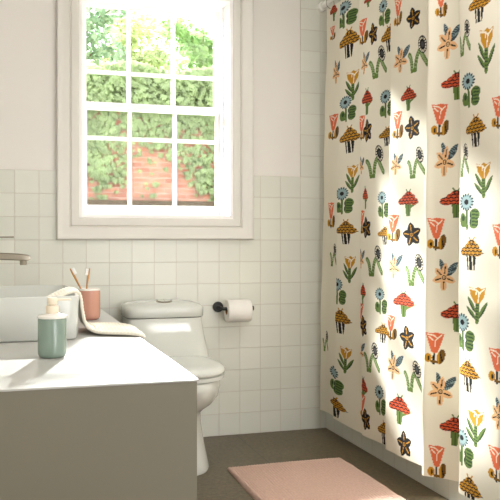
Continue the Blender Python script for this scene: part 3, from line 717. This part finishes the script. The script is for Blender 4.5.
def ivy():
    items = []
    R_ = random.Random(3)
    for _ in range(26000):
        x = R_.uniform(-1.0, 5.4); zz = R_.uniform(1.46, 3.2)
        cl = .5 + .5 * math.sin(x * 3.1 + 1.0 + math.sin(zz * 3.6)) * math.cos(zz * 3.3 + x * 1.4)
        h = (zz - 1.48) / 1.75
        den = -.25 + 1.35 * h + .5 * (cl - .5)
        if zz < 2.2: den += .42 * math.exp(-((x - 1.25) / .28) ** 2) * (1.3 - h) + .62 * math.exp(-((x - 2.72) / .2) ** 2)
        if R_.random() > max(0.02, min(.95, den)): continue
        if R_.random() > .46: continue
        out = R_.uniform(.02, .10) + (.12 * max(0, zz - 2.9))
        p = Vector((x, WY - out, zz)); d = Vector((R_.uniform(-.7, .7), R_.uniform(-.35, -.05), -1)); n = Vector((R_.uniform(-.35, .35), -1, R_.uniform(.1, .8)))
        items.append((p, R_.uniform(.06, .10), d, n))
    for _ in range(7500):      # thick mass tumbling over the top of the wall
        x = R_.uniform(-1.5, 6); a = R_.random() ** .7
        p = Vector((x, WY - .03 - .25 * R_.random(), 2.85 + .55 * a + .05 * math.sin(x * 5))); d = Vector((R_.uniform(-.9, .9), R_.uniform(-.5, 0), -1 + R_.random() * .6)); n = Vector((R_.uniform(-.5, .5), -1, R_.uniform(0, .9)))
        items.append((p, R_.uniform(.06, .105), d, n))
    o = leaves_mesh('ivy', items, leaf_mat('ivy_leaf', (156, 173, 124), .35))
    tag(o, 'green ivy leaves covering the brick wall outside the window', 'ivy', kind='stuff')
ivy()
OV = [(0, 0), (-.28, .3), (-.3, .6), (0, 1), (.3, .6), (.28, .3)]
def tree(x, y, h, spread, seed, col, lab, n=2600, low=1.2, crown=None):
    R_ = random.Random(seed)
    o = empty('tree', (x, y, -.4), lab, 'tree', 'trees beyond the garden wall')
    bm = NB(); pts = [Vector((x + .12 * math.sin(i * .9 + seed), y + .05 * math.cos(i), -.4 + (h + .2) * i / 12)) for i in range(13)]
    tube(bm, pts, [.13 * (1 - i / 14) for i in range(13)], 10)
    tips = []
    for k in range(16):
        i = R_.randint(4, 11); a = R_.uniform(0, 2 * PI); L = spread * R_.uniform(.4, .95); p0 = pts[i]
        p2 = p0 + Vector((math.cos(a) * L, math.sin(a) * L * .7, R_.uniform(.1, .6)))
        tube(bm, [p0, (p0 + p2) / 2 + Vector((0, 0, .08)), p2], [.03, .02, .006], 6); tips += [p2, (p0 + p2) / 2]
    obj('trunk', bm, mat('bark_%d' % seed, (116, 98, 80), .9, var=.2, vscale=12), o, smooth=True)
    items = []
    cl = [(Vector((x + R_.gauss(0, spread * .5), y + R_.gauss(0, spread * .35), R_.uniform(low, h))), R_.uniform(.3, .7)) for _ in range(34)] + [(t, .25) for t in tips]
    for _ in range(n):
        c, s_ = R_.choice(cl)
        v = Vector((R_.gauss(0, 1), R_.gauss(0, 1), R_.gauss(0, .8))); p = c + v.normalized() * s_ * R_.random() ** .4
        if p.z > h: continue
        items.append((p, R_.uniform(.10, .17), Vector((R_.uniform(-1, 1), R_.uniform(-1, 1), R_.uniform(-1, .3))), Vector((R_.uniform(-1, 1), R_.uniform(-1, 1), R_.uniform(-.2, 1)))))
    leaves_mesh('foliage', items, leaf_mat('tree_leaf_%d' % seed, col), o, OV)
tree(1.45, 16.6, 6.0, 1.15, 11, (140, 168, 134), 'pale bluish-green tree beyond the wall, behind the left window panes', 4200, 3.2)
tree(3.1, 20.5, 6.9, 1.2, 12, (172, 186, 128), 'light yellow-green tree beyond the wall, behind the middle window panes', 5200, 3.4)
tree(4.45, 17.6, 5.95, 1.15, 13, (134, 168, 104), 'dense mid-green tree beyond the wall, behind the right window panes', 5200, 3.0)

# ------------------------------------------------------------------ light
w = bpy.data.worlds.new('sky'); bpy.context.scene.world = w; w.use_nodes = True
nt = w.node_tree; bg = nt.nodes['Background']
tc = nt.nodes.new('ShaderNodeTexCoord'); sp = nt.nodes.new('ShaderNodeSeparateXYZ'); rp = nt.nodes.new('ShaderNodeValToRGB')
nt.links.new(tc.outputs['Generated'], sp.inputs[0]); nt.links.new(sp.outputs['Z'], rp.inputs['Fac'])
rp.color_ramp.elements[0].position = 0; rp.color_ramp.elements[0].color = (1, .98, .95, 1); rp.color_ramp.elements[1].position = .8; rp.color_ramp.elements[1].color = (.86, .92, 1, 1)
nt.links.new(rp.outputs['Color'], bg.inputs['Color']); bg.inputs['Strength'].default_value = SKY

def sun(name, dx, dy, el, e, ang, col):
    L = bpy.data.lights.new(name, 'SUN'); L.energy = e; L.angle = math.radians(ang); L.color = col
    o = bpy.data.objects.new(name, L); COL.objects.link(o); o.location = (-dx * 6, 4 - dy * 6, 6)
    n = math.hypot(dx, dy); c = math.cos(math.radians(el))
    o.rotation_euler = Vector((dx / n * c, dy / n * c, -math.sin(math.radians(el)))).to_track_quat('-Z', 'Y').to_euler()
def area(name, loc, target, sx, sy, e, col):
    L = bpy.data.lights.new(name, 'AREA'); L.shape = 'RECTANGLE'; L.size = sx; L.size_y = sy; L.energy = e; L.color = col
    o = bpy.data.objects.new(name, L); COL.objects.link(o); o.location = loc
    o.rotation_euler = (Vector(target) - Vector(loc)).to_track_quat('-Z', 'Y').to_euler()
sun('sun_worktop', -.262, -1, 20.5, SUNA, 1.2, (1, 1, .99))
sun('extra_sun_curtain', .50, -.85, 25, SUNB * .7, 4.0, (1, 1, .98))  # extra sun added only to light the curtain
sun('extra_sun_curtain_high', .53, -.83, 38, SUNB * 1.1, 4.0, (1, 1, .98))  # steeper extra sun added to carry the lit band lower on the cloth
area('rear_fill_light', (1.5, YF + .03, 1.4), (1.3, 3.9, 1.3), 1.7, 2.2, ROOM, (1, 1, 1))  # added fill from behind the camera, no window there
area('overhead_fill_light', (1.35, 1.9, ZC - .03), (1.35, 1.9, 0), .7, .7, CEIL, (1, .985, .95))  # added overhead fill for the room, no fitting behind it

v = bpy.context.scene.view_settings
bpy.context.scene.display_settings.display_device = 'sRGB'
v.view_transform = 'Standard'; v.look = 'None'; v.gamma = 1; v.exposure = 0; v.use_curve_mapping = False
bpy.context.scene.cycles.max_bounces = 10
bpy.context.scene.cycles.diffuse_bounces = 6
bpy.context.scene.cycles.transparent_max_bounces = 12
